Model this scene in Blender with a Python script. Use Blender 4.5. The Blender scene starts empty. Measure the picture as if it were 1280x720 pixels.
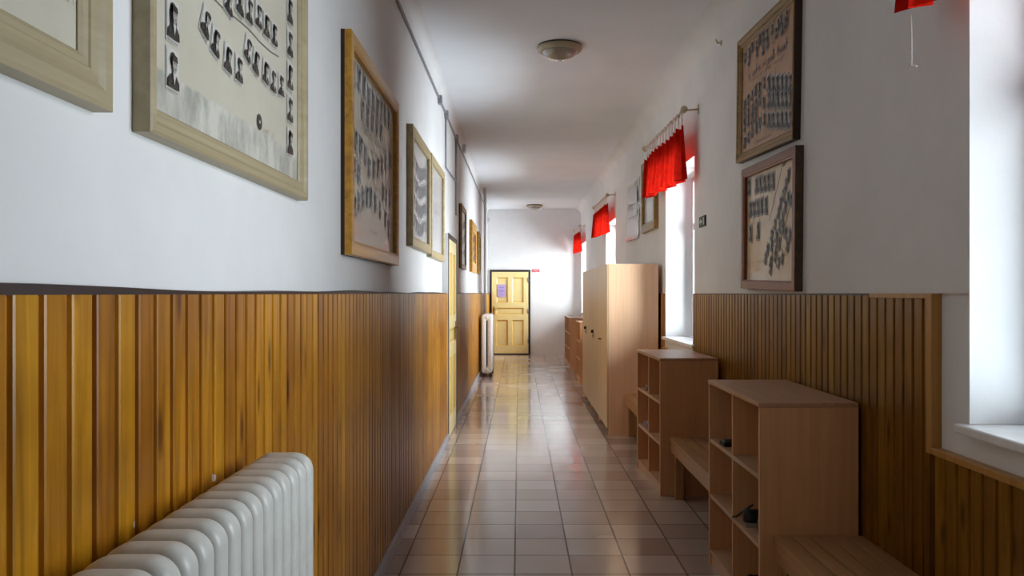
import bpy, bmesh, math, random
from mathutils import Vector, Matrix, Euler

random.seed(7)
SC = bpy.context.scene
COL = SC.collection
PI = math.pi

# ------------------------------------------------------------------ layout
CAM_H = 1.465
F = 1001.0                      # focal length in pixels of a 1280 wide frame
VX, VY = 649.0, 367.0           # vanishing point of the corridor
END = 19.22                     # end wall
BACK = -2.6                     # wall behind the camera
CEIL = 3.49
XL, XLW = -0.765, -0.715        # left plaster, left wainscot face
XR, XRW, XRL = 1.48, 1.475, 1.50  # right plaster above, wainscot face, plaster below
WAIN = 1.467

def on_x(px, py, X):
    """a point of the photo carried onto a plane parallel to the side walls"""
    Y = X * F / (px - VX)
    return Vector((X, Y, CAM_H + (VY - py) * Y / F))

# ------------------------------------------------------------------ node helpers
def lin(c):
    return tuple(((v / 12.92) if v <= 0.04045 else ((v + 0.055) / 1.055) ** 2.4) for v in c)
def rgb(r, g, b):
    return lin((r / 255, g / 255, b / 255)) + (1.0,)

class Mat:
    def __init__(s, name):
        s.m = bpy.data.materials.new(name); s.m.use_nodes = True
        s.t = s.m.node_tree; s.n = s.t.nodes; s.l = s.t.links
        s.b = s.n['Principled BSDF']
    def node(s, kind, **kw):
        n = s.n.new(kind)
        for k, v in kw.items():
            setattr(n, k, v)
        return n
    def link(s, a, b): s.l.new(a, b)
    def set(s, **kw):
        for k, v in kw.items():
            s.b.inputs[k.replace('_', ' ')].default_value = v
        return s
    def math(s, op, a, b=None, c=None):
        n = s.node('ShaderNodeMath', operation=op)
        for i, v in enumerate((a, b, c)):
            if v is None: continue
            if isinstance(v, (int, float)): n.inputs[i].default_value = v
            else: s.link(v, n.inputs[i])
        return n.outputs[0]
    def coord(s, kind='Object', scale=(1, 1, 1), loc=(0, 0, 0)):
        tc = s.node('ShaderNodeTexCoord'); mp = s.node('ShaderNodeMapping')
        mp.inputs['Scale'].default_value = scale; mp.inputs['Location'].default_value = loc
        s.link(tc.outputs[kind], mp.inputs['Vector'])
        return mp.outputs[0]
    def noise(s, vec, scale=5, detail=4, rough=0.55, dist=0.0):
        n = s.node('ShaderNodeTexNoise')
        n.inputs['Scale'].default_value = scale; n.inputs['Detail'].default_value = detail
        n.inputs['Roughness'].default_value = rough; n.inputs['Distortion'].default_value = dist
        if vec is not None: s.link(vec, n.inputs['Vector'])
        return n.outputs['Fac']
    def ramp(s, fac, stops):
        r = s.node('ShaderNodeValToRGB')
        e = r.color_ramp.elements
        while len(e) < len(stops): e.new(0.5)
        for k, (p, c) in zip(e, stops):
            k.position = p; k.color = c if len(c) == 4 else c + (1,)
        s.link(fac, r.inputs[0])
        return r.outputs[0]
    def mix(s, fac, a, b, blend='MIX'):
        n = s.node('ShaderNodeMix', data_type='RGBA', blend_type=blend)
        for i, v in ((0, fac), (6, a), (7, b)):
            if isinstance(v, (int, float, tuple)): n.inputs[i].default_value = v
            else: s.link(v, n.inputs[i])
        return n.outputs[2]
    def color(s, sock): s.link(sock, s.b.inputs['Base Color']); return s
    def bump(s, h, strength=0.2, dist=0.01):
        b = s.node('ShaderNodeBump')
        b.inputs['Strength'].default_value = strength; b.inputs['Distance'].default_value = dist
        s.link(h, b.inputs['Height']); s.link(b.outputs[0], s.b.inputs['Normal'])
        return s

def flat(name, c, rough=0.5, noise=0.06, scale=12, **kw):
    m = Mat(name); m.set(Roughness=rough, **kw)
    n = m.noise(m.coord(), scale, 3)
    d = tuple(v * (1 - noise * 2) for v in c[:3]) + (1,)
    u = tuple(min(1, v * (1 + noise)) for v in c[:3]) + (1,)
    m.color(m.ramp(n, [(0.3, d), (0.7, u)]))
    return m.m

def plaster(name, c, scale=2.0):
    m = Mat(name); m.set(Roughness=0.75)
    v = m.coord()
    a = m.noise(v, scale, 5, 0.6)
    b = m.noise(v, 45, 3, 0.6)
    c2 = tuple(x * 0.93 for x in c[:3]) + (1,)
    m.color(m.ramp(a, [(0.32, c2), (0.62, c)]))
    m.bump(m.math('ADD', m.math('MULTIPLY', a, 2.0), m.math('MULTIPLY', b, 0.25)), 0.18, 0.012)
    return m.m

def laminate(name, ca, cb, grain='Z', rough=0.42, k=1.0):
    """beech or oak foil: fine streaks along one axis"""
    m = Mat(name); m.set(Roughness=rough)
    sc = {'Z': (38, 38, 1.3), 'X': (1.3, 38, 38), 'Y': (38, 1.3, 38)}[grain]
    v = m.coord('Object', tuple(x * k for x in sc))
    oi = m.node('ShaderNodeObjectInfo')
    add = m.node('ShaderNodeVectorMath', operation='ADD')
    m.link(v, add.inputs[0]); m.link(m.math('MULTIPLY', oi.outputs['Random'], 40.0), add.inputs[1])
    n = m.noise(add.outputs[0], 1.0, 5, 0.6, 0.4)
    col = m.ramp(n, [(0.28, cb), (0.68, ca)])
    m.color(col)
    m.bump(n, 0.05, 0.002)
    return m.m

def wainscot_mat(name, axis, tone=1.0, flecks=False):
    """orange varnished pine boards, each board its own tint; axis = run of the wall"""
    m = Mat(name); m.set(Roughness=0.34, Coat_Weight=0.06, Coat_Roughness=0.25, Specular_IOR_Level=0.32)
    tc = m.node('ShaderNodeTexCoord'); sp = m.node('ShaderNodeSeparateXYZ')
    m.link(tc.outputs['Object'], sp.inputs[0])
    run = sp.outputs[axis]; z = sp.outputs['Z']
    idx = m.math('FLOOR', m.math('DIVIDE', run, 0.075))
    wn = m.node('ShaderNodeTexWhiteNoise', noise_dimensions='1D'); m.link(idx, wn.inputs['W'])
    rnd = wn.outputs['Value']
    cb = m.node('ShaderNodeCombineXYZ')
    m.link(m.math('MULTIPLY', run, 34.0), cb.inputs[0])
    m.link(m.math('MULTIPLY', rnd, 60.0), cb.inputs[1])
    m.link(m.math('MULTIPLY', z, 1.7), cb.inputs[2])
    g = m.noise(cb.outputs[0], 1.0, 5, 0.6, 0.8)
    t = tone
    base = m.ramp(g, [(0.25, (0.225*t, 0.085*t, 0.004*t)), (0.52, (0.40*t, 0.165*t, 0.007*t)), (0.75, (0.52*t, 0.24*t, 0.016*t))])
    hv = m.node('ShaderNodeHueSaturation')
    m.link(base, hv.inputs['Color'])
    m.link(m.math('MULTIPLY_ADD', rnd, 0.50, 0.74), hv.inputs['Value'])
    m.link(m.math('MULTIPLY_ADD', wn.outputs['Value'], 0.016, 0.492), hv.inputs['Hue'])
    # dark knots stretched along the grain
    kv = m.node('ShaderNodeCombineXYZ')
    m.link(m.math('MULTIPLY', run, 10.0), kv.inputs[0])
    m.link(m.math('ADD', m.math('MULTIPLY', z, 2.4), m.math('MULTIPLY', rnd, 7.0)), kv.inputs[1])
    vo = m.node('ShaderNodeTexVoronoi', voronoi_dimensions='2D'); vo.inputs['Scale'].default_value = 1.0
    m.link(kv.outputs[0], vo.inputs['Vector'])
    kn = m.ramp(vo.outputs['Distance'], [(0.05, (0.20, 0.12, 0.08)), (0.17, (1, 1, 1))])
    kr = m.node('ShaderNodeSeparateColor'); m.link(vo.outputs['Color'], kr.inputs[0])
    col = m.mix(m.math('MULTIPLY', m.math('GREATER_THAN', kr.outputs[0], 0.62), 0.85), hv.outputs[0], kn, 'MULTIPLY')
    # soiled, darker blotches
    bl = m.noise(tc.outputs['Object'], 2.3, 4, 0.6)
    col = m.mix(0.75, col, m.ramp(bl, [(0.34, (0.60, 0.52, 0.45)), (0.56, (1, 1, 1))]), 'MULTIPLY')
    if flecks:
        v2 = m.node('ShaderNodeTexVoronoi'); v2.inputs['Scale'].default_value = 11.0
        m.link(tc.outputs['Object'], v2.inputs['Vector'])
        spot = m.math('LESS_THAN', v2.outputs['Distance'], 0.10)
        mk = m.math('LESS_THAN', z, 1.12)
        mk2 = m.math('LESS_THAN', run, 2.1)
        rr = m.node('ShaderNodeSeparateColor'); m.link(v2.outputs['Color'], rr.inputs[0])
        mk3 = m.math('LESS_THAN', rr.outputs[0], 0.75)
        f = m.math('MULTIPLY', m.math('MULTIPLY', spot, mk), m.math('MULTIPLY', mk2, mk3))
        col = m.mix(f, col, (0.72, 0.68, 0.62, 1))
    m.color(col)
    m.bump(g, 0.10, 0.004)
    return m.m

def tile_mat():
    m = Mat('ceramic floor tiles')
    tc = m.node('ShaderNodeTexCoord'); sp = m.node('ShaderNodeSeparateXYZ')
    m.link(tc.outputs['Object'], sp.inputs[0])
    u = m.math('DIVIDE', m.math('ADD', sp.outputs['X'], 0.024 + 30.0), 0.30)
    v = m.math('DIVIDE', m.math('ADD', sp.outputs['Y'], -4.184 + 60.0), 0.30)
    fu, fv = m.math('FRACT', u), m.math('FRACT', v)
    def edge(f):
        return m.math('MINIMUM', f, m.math('SUBTRACT', 1.0, f))
    e = m.math('MINIMUM', edge(fu), edge(fv))
    gr = m.math('LESS_THAN', e, 0.016)
    cb = m.node('ShaderNodeCombineXYZ')
    m.link(m.math('FLOOR', u), cb.inputs[0]); m.link(m.math('FLOOR', v), cb.inputs[1])
    wn = m.node('ShaderNodeTexWhiteNoise', noise_dimensions='2D'); m.link(cb.outputs[0], wn.inputs['Vector'])
    n = m.noise(tc.outputs['Object'], 60, 2, 0.5)
    t = m.math('ADD', m.math('MULTIPLY', wn.outputs['Value'], 0.94), m.math('MULTIPLY', n, 0.06))
    col = m.ramp(t, [(0.1, rgb(172, 152, 143)), (0.5, rgb(188, 171, 161)), (0.9, rgb(202, 187, 177))])
    col = m.mix(gr, col, rgb(70, 54, 48))
    m.color(col)
    big = m.noise(tc.outputs['Object'], 1.2, 1, 0.4)
    m.link(m.math('ADD', m.math('ADD', m.math('MULTIPLY_ADD', big, 0.10, 0.16), m.math('MULTIPLY', wn.outputs['Value'], 0.05)), m.math('MULTIPLY', gr, 0.4)), m.b.inputs['Roughness'])
    m.set(Specular_IOR_Level=0.6, Coat_Weight=0.55, Coat_Roughness=0.10)
    return m.m

def cloth_mat():
    m = Mat('red curtain cotton')
    v = m.coord('Object', (1, 1, 1))
    n = m.noise(v, 18, 3)
    c = m.ramp(n, [(0.3, rgb(164, 22, 14)), (0.7, rgb(196, 34, 20))])
    d = m.node('ShaderNodeBsdfDiffuse'); t = m.node('ShaderNodeBsdfTranslucent')
    m.link(c, d.inputs[0]); m.link(c, t.inputs[0])
    mx = m.node('ShaderNodeMixShader'); mx.inputs[0].default_value = 0.38
    m.link(d.outputs[0], mx.inputs[1]); m.link(t.outputs[0], mx.inputs[2])
    m.link(mx.outputs[0], m.n['Material Output'].inputs['Surface'])
    return m.m

def glass_mat():
    m = Mat('window glass')
    t = m.node('ShaderNodeBsdfTransparent'); g = m.node('ShaderNodeBsdfGlossy')
    g.inputs['Roughness'].default_value = 0.02
    t.inputs[0].default_value = (0.95, 0.98, 0.98, 1)
    fr = m.node('ShaderNodeFresnel'); fr.inputs[0].default_value = 1.45
    mx = m.node('ShaderNodeMixShader')
    m.link(fr.outputs[0], mx.inputs[0]); m.link(t.outputs[0], mx.inputs[1]); m.link(g.outputs[0], mx.inputs[2])
    m.link(mx.outputs[0], m.n['Material Output'].inputs['Surface'])
    return m.m

def paper_mat(name, ca, cb, border=None, gloss=0.5):
    """aged card behind glass; border = (height, width, tone) paints a washed grey lower and side edge"""
    m = Mat(name); m.set(Roughness=0.45, Coat_Weight=gloss, Coat_Roughness=0.06)
    v = m.coord()
    n = m.noise(v, 3.2, 5, 0.6)
    col = m.ramp(n, [(0.3, cb), (0.68, ca)])
    if border:
        sp = m.node('ShaderNodeSeparateXYZ'); tc = m.node('ShaderNodeTexCoord')
        m.link(tc.outputs['Object'], sp.inputs[0])
        wob = m.noise(m.coord('Object', (1, 1, 0.25)), 22, 3, 0.6)
        zz = m.math('ADD', sp.outputs['Z'], m.math('MULTIPLY', m.math('SUBTRACT', wob, 0.5), 0.03))
        msk = m.ramp(zz, [(border[0] - 0.004, (1, 1, 1)), (border[0] + 0.002, (0, 0, 0))])
        wash = m.ramp(m.noise(m.coord('Object', (1, 1, 0.45)), 13, 4, 0.65), [(0.36, border[1]), (0.60, border[2])])
        col = m.mix(msk, col, wash)
    m.color(col)
    return m.m

M = {}
M['wall'] = plaster('white wall plaster', (0.80, 0.80, 0.80, 1))
M['ceiling'] = plaster('white ceiling plaster', (0.83, 0.86, 0.90, 1), 0.9)
M['reveal'] = plaster('white reveal paint', (0.84, 0.85, 0.86, 1))
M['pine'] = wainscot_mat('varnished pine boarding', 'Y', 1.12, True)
M['pine_shaded'] = wainscot_mat('shaded pine boarding of window side', 'Y', 0.62)  # same pine, with the shade of the window wall put into its tone
M['pine_dark_and_shade'] = flat('dark stained batten and painted shade', rgb(48, 28, 24), 0.5)  # also paints shade on frame sides and in the recess above right boarding
M['pine_light'] = laminate('pale pine batten', (0.52, 0.27, 0.07, 1), (0.38, 0.18, 0.04, 1), 'Z', 0.4)
M['tile'] = tile_mat()
M['skirt'] = flat('grey painted skirting', rgb(176, 178, 186), 0.4)
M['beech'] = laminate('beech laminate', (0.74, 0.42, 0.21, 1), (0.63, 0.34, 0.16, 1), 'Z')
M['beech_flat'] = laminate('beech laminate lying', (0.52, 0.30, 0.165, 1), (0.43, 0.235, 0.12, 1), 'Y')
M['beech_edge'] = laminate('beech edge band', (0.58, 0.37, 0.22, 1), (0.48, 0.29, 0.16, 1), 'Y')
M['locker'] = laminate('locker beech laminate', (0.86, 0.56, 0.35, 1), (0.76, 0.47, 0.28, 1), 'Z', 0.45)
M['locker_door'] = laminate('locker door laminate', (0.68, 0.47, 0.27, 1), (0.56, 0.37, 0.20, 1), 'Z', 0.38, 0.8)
M['bench'] = laminate('beech bench slats', (0.46, 0.255, 0.12, 1), (0.36, 0.19, 0.08, 1), 'Y')
M['plinth'] = flat('dark plinth', rgb(70, 48, 38), 0.6)
M['black'] = flat('black plastic', (0.012, 0.012, 0.013, 1), 0.4)
M['shoe'] = flat('black shoe leather', (0.008, 0.008, 0.009, 1), 0.55)
M['sole'] = flat('pale shoe sole', rgb(150, 140, 132), 0.6)
M['lilac'] = flat('lilac grey felt', rgb(150, 138, 160), 0.8)
M['steel'] = flat('brushed metal', rgb(150, 145, 135), 0.35, Metallic=0.8)
M['radiator'] = flat('ivory radiator enamel', rgb(205, 205, 200), 0.36, 0.04, 25)
M['radiator_lit'] = flat('daylit radiator enamel', rgb(244, 244, 242), 0.33, 0.02, 25)  # same enamel, lightened to stand for bright daylight at the far end
M['pipe'] = flat('painted heating pipe', rgb(220, 218, 220), 0.45)
M['conduit'] = flat('grey conduit', rgb(148, 147, 152), 0.5)
M['yellow'] = flat('yellow door paint', rgb(236, 217, 154), 0.32, 0.03, 6)
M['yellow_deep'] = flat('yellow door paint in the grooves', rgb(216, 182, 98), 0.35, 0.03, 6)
M['door_frame'] = flat('dark brown door casing', rgb(44, 32, 34), 0.45)
M['brass'] = flat('brass', rgb(150, 120, 60), 0.35, Metallic=0.7)
M['purple'] = flat('lilac paper', rgb(186, 164, 214), 0.7)
M['purple_ink'] = flat('lilac paper print', rgb(146, 128, 190), 0.7)
M['red_sign'] = flat('faded red plate', rgb(196, 92, 98), 0.5)
M['red_sign_print'] = flat('faded red plate print', rgb(226, 170, 172), 0.5)
M['exit_sign'] = flat('dark green sign', rgb(26, 34, 28), 0.5)
M['exit_print'] = flat('pale sign print', rgb(168, 178, 166), 0.5)
M['win_frame'] = flat('white window paint', rgb(232, 234, 236), 0.35)
M['sill'] = flat('white sill board', rgb(236, 238, 240), 0.3)
M['glass'] = glass_mat()
M['cloth'] = cloth_mat()
M['ring'] = flat('white curtain clip', rgb(222, 212, 206), 0.45)
M['rod'] = flat('cream curtain rod', rgb(200, 184, 152), 0.4)
M['cord'] = flat('white cord', rgb(226, 222, 216), 0.7)
M['lamp_base'] = flat('cream enamel lamp ring', rgb(176, 162, 134), 0.4)
M['lamp_gap'] = flat('dark lamp gasket', rgb(46, 36, 32), 0.6)
M['lamp_glass'] = flat('clouded lamp glass', rgb(146, 138, 124), 0.10, 0.05, 8, Coat_Weight=1.0, Coat_Roughness=0.03)
M['frame_cream'] = laminate('cream painted frame', rgb(180, 166, 134), rgb(160, 145, 112), 'X', 0.45, 0.6)
M['frame_cream2'] = laminate('pale cream frame', rgb(188, 170, 128), rgb(160, 140, 98), 'X', 0.42, 0.6)
M['frame_gold'] = laminate('gilded frame', rgb(206, 152, 48), rgb(158, 108, 26), 'X', 0.32, 0.8)
M['frame_gold_dull'] = laminate('old gilded frame', rgb(160, 124, 50), rgb(106, 78, 28), 'X', 0.4, 0.9)
M['frame_brown'] = laminate('brown wooden frame', rgb(142, 74, 38), rgb(106, 54, 26), 'X', 0.4, 0.9)
M['frame_side_shade'] = laminate('shaded frame side', rgb(84, 66, 44), rgb(50, 38, 26), 'X', 0.38, 0.9)  # dark tone painting the shade on a frame's outer side
M['paper'] = paper_mat('aged ivory card', rgb(205, 200, 183), rgb(190, 184, 166))
M['paper_wash'] = paper_mat('ivory card with washed grey border', rgb(205, 200, 184), rgb(192, 186, 168), (0.150, rgb(158, 157, 148), rgb(206, 204, 194)), 0.3)
M['paper_tan'] = paper_mat('tan aged card', rgb(196, 152, 116), rgb(176, 132, 98), None, 0.25)
M['paper_reflect'] = paper_mat('card with golden reflection', rgb(212, 176, 92), rgb(190, 150, 66), None, 0.4)  # golden tone painted in for yellow reflected in the picture glass
M['paper_cream'] = paper_mat('cream ruled card', rgb(226, 204, 168), rgb(206, 178, 140), None, 0.25)
M['paper_white'] = paper_mat('white paper', rgb(214, 214, 210), rgb(190, 192, 192), None, 0.1)
M['paper_grey'] = paper_mat('greyish faded card', rgb(206, 206, 204), rgb(184, 186, 190), None, 0.7)
M['print_bg'] = flat('photo light ground', rgb(208, 206, 200), 0.35, 0.05, 30, Coat_Weight=0.4)
M['print_mid'] = flat('photo mid grey', rgb(168, 164, 156), 0.35, 0.05, 30, Coat_Weight=0.4)
M['print_dark'] = flat('photo dark', rgb(40, 38, 38), 0.35, 0.05, 30, Coat_Weight=0.4)
M['faded_bg'] = flat('faded photo ground', rgb(186, 188, 188), 0.35, 0.05, 30, Coat_Weight=0.6)
M['faded_mid'] = flat('faded photo mid', rgb(158, 160, 162), 0.35, 0.05, 30, Coat_Weight=0.6)
M['faded_dark'] = flat('faded photo dark', rgb(126, 130, 136), 0.35, 0.05, 30, Coat_Weight=0.6)
M['ink'] = flat('faded ink', rgb(104, 98, 94), 0.5)
M['ink_pale'] = flat('pale ink', rgb(172, 166, 152), 0.5)
M['ink_blue'] = flat('blue grey ink', rgb(64, 68, 84), 0.5)

# ------------------------------------------------------------------ mesh helpers
def mesh(name, bm, mats, parent=None, smooth=False, loc=None, auto=None):
    me = bpy.data.meshes.new(name)
    if smooth:
        for f in bm.faces: f.smooth = True
    bm.to_mesh(me); bm.free()
    for m in (mats if isinstance(mats, (list, tuple)) else [mats]):
        me.materials.append(M[m] if isinstance(m, str) else m)
    if auto:
        me.set_sharp_from_angle(angle=math.radians(auto))
    o = bpy.data.objects.new(name, me); COL.objects.link(o)
    if parent is not None: o.parent = parent
    if loc is not None: o.location = loc
    return o

def empty(name, label, cat, loc, rot=(0, 0, 0), group=None):
    o = bpy.data.objects.new(name, None); COL.objects.link(o)
    o.empty_display_size = 0.1
    o.location = loc; o.rotation_euler = rot
    o['label'] = label; o['category'] = cat
    if group: o['group'] = group
    return o

def tag(o, label, cat, group=None):
    o['label'] = label; o['category'] = cat
    if group: o['group'] = group
    return o

def struct(o):
    o['kind'] = 'structure'
    return o

def box(bm, x0, x1, y0, y1, z0, z1, bev=0.0, seg=2, mi=0):
    vs = [bm.verts.new((x, y, z)) for x in (x0, x1) for y in (y0, y1) for z in (z0, z1)]
    q = [(0, 1, 3, 2), (4, 6, 7, 5), (0, 4, 5, 1), (2, 3, 7, 6), (0, 2, 6, 4), (1, 5, 7, 3)]
    fs = [bm.faces.new([vs[i] for i in k]) for k in q]
    for f in fs: f.material_index = mi
    if bev > 0:
        es = list({e for f in fs for e in f.edges})
        r = bmesh.ops.bevel(bm, geom=es, offset=bev, segments=seg, profile=0.5, affect='EDGES')
        for f in r['faces']: f.material_index = mi
    return fs

def boxes(*bs, bev=0.0, seg=2):
    bm = bmesh.new()
    for b in bs: box(bm, *b, bev=bev, seg=seg)
    return bm

def tube(bm, pts, r, n=10, mi=0, cap=True):
    pts = [Vector(p) for p in pts]
    rings = []
    for i, p in enumerate(pts):
        a = pts[max(0, i - 1)]; b = pts[min(len(pts) - 1, i + 1)]
        d = (b - a).normalized()
        up = Vector((0, 0, 1)) if abs(d.z) < 0.9 else Vector((0, 1, 0))
        s = d.cross(up).normalized(); t = s.cross(d)
        rr = r[i] if isinstance(r, (list, tuple)) else r
        rings.append([bm.verts.new(p + (s * math.cos(k * 2 * PI / n) + t * math.sin(k * 2 * PI / n)) * rr) for k in range(n)])
    for a, b in zip(rings, rings[1:]):
        for k in range(n):
            f = bm.faces.new((a[k], a[(k + 1) % n], b[(k + 1) % n], b[k])); f.smooth = True; f.material_index = mi
    if cap:
        for rg in (rings[0], rings[-1]):
            try: f = bm.faces.new(rg); f.material_index = mi
            except ValueError: pass

def lathe(bm, prof, n=40, mi=0, centre=(0, 0, 0), axis='Z'):
    rings = []
    for r, h in prof:
        ring = []
        for k in range(n):
            a = k * 2 * PI / n
            if axis == 'Z': p = (r * math.cos(a), r * math.sin(a), h)
            elif axis == 'X': p = (h, r * math.cos(a), r * math.sin(a))
            else: p = (r * math.cos(a), h, r * math.sin(a))
            ring.append(bm.verts.new(Vector(p) + Vector(centre)))
        rings.append(ring)
    for a, b in zip(rings, rings[1:]):
        for k in range(n):
            f = bm.faces.new((a[k], a[(k + 1) % n], b[(k + 1) % n], b[k])); f.smooth = True; f.material_index = mi
    for rg in (rings[0], rings[-1]):
        f = bm.faces.new(rg); f.material_index = mi

def fix(bm):
    bmesh.ops.recalc_face_normals(bm, faces=bm.faces)
    return bm

def copy_tree(root, loc=None, rot=None, label=None, group=None):
    r = root.copy(); COL.objects.link(r)
    if loc is not None: r.location = loc
    if rot is not None: r.rotation_euler = rot
    if label: r['label'] = label
    if group: r['group'] = group
    for ch in list(root.children):
        c = ch.copy(); COL.objects.link(c); c.parent = r
        for g in list(ch.children):
            d = g.copy(); COL.objects.link(d); d.parent = c
    return r

# ------------------------------------------------------------------ room shell
struct(mesh('floor', boxes((-1.4, 2.1, BACK - .2, END + .3, -0.12, 0)), 'tile'))
struct(mesh('ceiling', boxes((-1.4, 2.1, BACK - .2, END + .3, CEIL, CEIL + 0.15)), 'ceiling'))
struct(mesh('wall_back', boxes((-1.4, 2.1, END, END + 0.25, 0, CEIL)), 'wall'))
struct(mesh('wall_front', boxes((-1.4, 2.1, BACK - 0.2, BACK, 0, CEIL)), 'wall'))

for nm, x, sg_ in (('trim_40', XR, -1), ('trim_41', XL, 1)):   # soft plaster cove under the ceiling
    bm = bmesh.new(); R_ = 0.16 if sg_ < 0 else 0.07
    ln = [(x, CEIL)] + [(x + sg_ * R_ * (1 - math.sin(a)), CEIL - R_ * (1 - math.cos(a))) for a in [PI / 2 * k / 8 for k in range(9)]]
    lo_ = [bm.verts.new((px_, BACK, pz_)) for px_, pz_ in ln]; hi_ = [bm.verts.new((px_, END, pz_)) for px_, pz_ in ln]
    for k in range(1, len(ln) - 1):
        f = bm.faces.new((lo_[k], lo_[k + 1], hi_[k + 1], hi_[k]))
        f.smooth = True
    for v_ in (lo_[0], hi_[0]): bm.verts.remove(v_)
    fix(bm)
    struct(mesh(nm, bm, 'wall', None, False))
DOOR_Y = (7.97, 8.98)          # side door opening in left wall
DOOR_TOP = 2.05
bm = bmesh.new()
box(bm, XL - 0.3, XL, BACK, DOOR_Y[0] - 0.03, 0, CEIL)
box(bm, XL - 0.3, XL, DOOR_Y[1] + 0.03, END, 0, CEIL)
box(bm, XL - 0.3, XL, DOOR_Y[0] - 0.03, DOOR_Y[1] + 0.03, DOOR_TOP + 0.02, CEIL)
box(bm, XL - 0.3, XL - 0.10, DOOR_Y[0] - 0.03, DOOR_Y[1] + 0.03, 0, DOOR_TOP + 0.02)
struct(mesh('wall_left', bm, 'wall'))

# windows: (near, far) along the corridor
WINS = [(1.52, 2.637), (6.764, 8.095), (12.29, 13.66), (17.74, 19.08)]
SILL, HEAD, DEPTH = 1.03, 2.635, 0.26
bm = bmesh.new()
XO = 2.0
ys = [BACK] + [v for w in WINS for v in w] + [END]
for k in range(0, len(ys), 2):                       # piers
    box(bm, XR, XO, ys[k], ys[k + 1], 1.466, CEIL)
    lo0 = ys[k] - (0 if k == 0 else -0.0) ; lo1 = ys[k + 1]
    if k + 1 < len(ys) - 1: pass
    box(bm, XRL, XO, ys[k] + (0.0 if k == 0 else 0.0), ys[k + 1] + (0.0), 0, 1.466)
for a, b in WINS:
    box(bm, XR, XO, a, b, HEAD, CEIL)
    box(bm, XRL, XO, a, b, 0, SILL - 0.03)
struct(mesh('wall_right', bm, 'wall'))

# ------------------------------------------------------------------ wainscot boarding
def boarding(name, y0, y1, z0, z1, xback, xface, mat):
    """tongue and groove boards with eased edges, run along the corridor"""
    bm = bmesh.new()
    s = 1 if xface > xback else -1
    P = 0.075
    k0 = math.floor(y0 / P); k1 = math.ceil(y1 / P)
    prof = []
    for k in range(k0, k1):
        a = k * P
        for d, w in ((0.0, -0.008), (0.0045, -0.008), (0.0075, -0.0015), (0.012, 0), (0.063, 0), (0.068, -0.0015), (0.071, -0.008)):
            y = a + d
            if y0 <= y <= y1: prof.append((xface + s * w, y))
    prof = [(prof[0][0], y0)] + prof + [(prof[-1][0], y1)]
    lo = [bm.verts.new((x, y, z0)) for x, y in prof]
    hi = [bm.verts.new((x, y, z1)) for x, y in prof]
    lob = [bm.verts.new((xback, prof[0][1], z0)), bm.verts.new((xback, prof[-1][1], z0))]
    hib = [bm.verts.new((xback, prof[0][1], z1)), bm.verts.new((xback, prof[-1][1], z1))]
    for i in range(len(prof) - 1):
        bm.faces.new((lo[i], lo[i + 1], hi[i + 1], hi[i]))
    bm.faces.new(hi + [hib[1], hib[0]])
    bm.faces.new((lo[0], hi[0], hib[0], lob[0])); bm.faces.new((lo[-1], hi[-1], hib[1], lob[1]))
    fix(bm)
    return struct(mesh(name, bm, mat))

boarding('trim_1', BACK, DOOR_Y[0] - 0.02, 0.07, WAIN - 0.004, XL, XLW, 'pine')
boarding('trim_2', DOOR_Y[1] + 0.10, END, 0.07, WAIN - 0.004, XL, XLW, 'pine')
# dark cap strip, a little uneven like the old batten
for nm, a, b in (('trim_3', BACK, DOOR_Y[0] - 0.02), ('trim_4', DOOR_Y[1] + 0.06, END)):
    bm = bmesh.new()
    n = 60
    prev = None
    for i in range(n + 1):
        y = a + (b - a) * i / n
        dz = 0.003 * math.sin(y * 2.1) + 0.002 * math.sin(y * 5.3 + 1)
        if a < 0: dz += 0.004 * max(0, 1 - abs(y - 0.9) / 1.2)
        ring = [bm.verts.new(v) for v in ((XL, y, WAIN - 0.006), (XLW - 0.006, y, WAIN - 0.006), (XLW - 0.006, y, WAIN + 0.006 + dz), (XL, y, WAIN + 0.008 + dz))]
        if prev:
            for j in range(4): bm.faces.new((prev[j], prev[(j + 1) % 4], ring[(j + 1) % 4], ring[j]))
        else: bm.faces.new(ring)
        prev = ring
    bm.faces.new(prev); fix(bm)
    struct(mesh(nm, bm, 'pine_dark_and_shade'))
struct(mesh('trim_5', boxes((XL, XLW + 0.004, DOOR_Y[1] + 0.062, DOOR_Y[1] + 0.102, 0.075, WAIN)), 'door_frame'))
bm = bmesh.new()
box(bm, XL, XLW + 0.016, BACK, DOOR_Y[0] - 0.02, 0, 0.075, 0.003, 1)
box(bm, XL, XLW + 0.016, DOOR_Y[1] + 0.07, END, 0, 0.075, 0.003, 1)
struct(mesh('baseboard_left', bm, 'skirt'))

# right side: full height on the piers, low under the windows
pier = [(2.88, 6.80), (8.28, 12.33), (13.86, 17.78)]
low = [(1.0, 2.84), (6.80, 8.24), (12.33, 13.82), (17.78, END)]
tn = 6
for a, b in pier:
    boarding(f'trim_{tn}', a, b, 0.0, WAIN - 0.010, XRL, XRW, 'pine_shaded'); tn += 1
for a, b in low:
    boarding(f'trim_{tn}', a, b, 0.0, 0.895, XRL, XRW, 'pine_shaded'); tn += 1
boarding(f'trim_{tn}', BACK, 1.0, 0.0, WAIN - 0.010, XRL, XRW, 'pine_shaded'); tn += 1
for a, b in low:                                      # battens along the tops
    struct(mesh(f'trim_{tn}', boxes((XRL, XRW - 0.012, a, b, 0.894, 0.918), bev=0.002), 'pine_light')); tn += 1
for a in (2.842, 8.240, 13.82):                      # upright battens at the window ends
    struct(mesh(f'trim_{tn}', boxes((XRL, XRW - 0.012, a, a + 0.042, 0.894, WAIN - 0.002), bev=0.002), 'pine_light')); tn += 1
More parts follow.
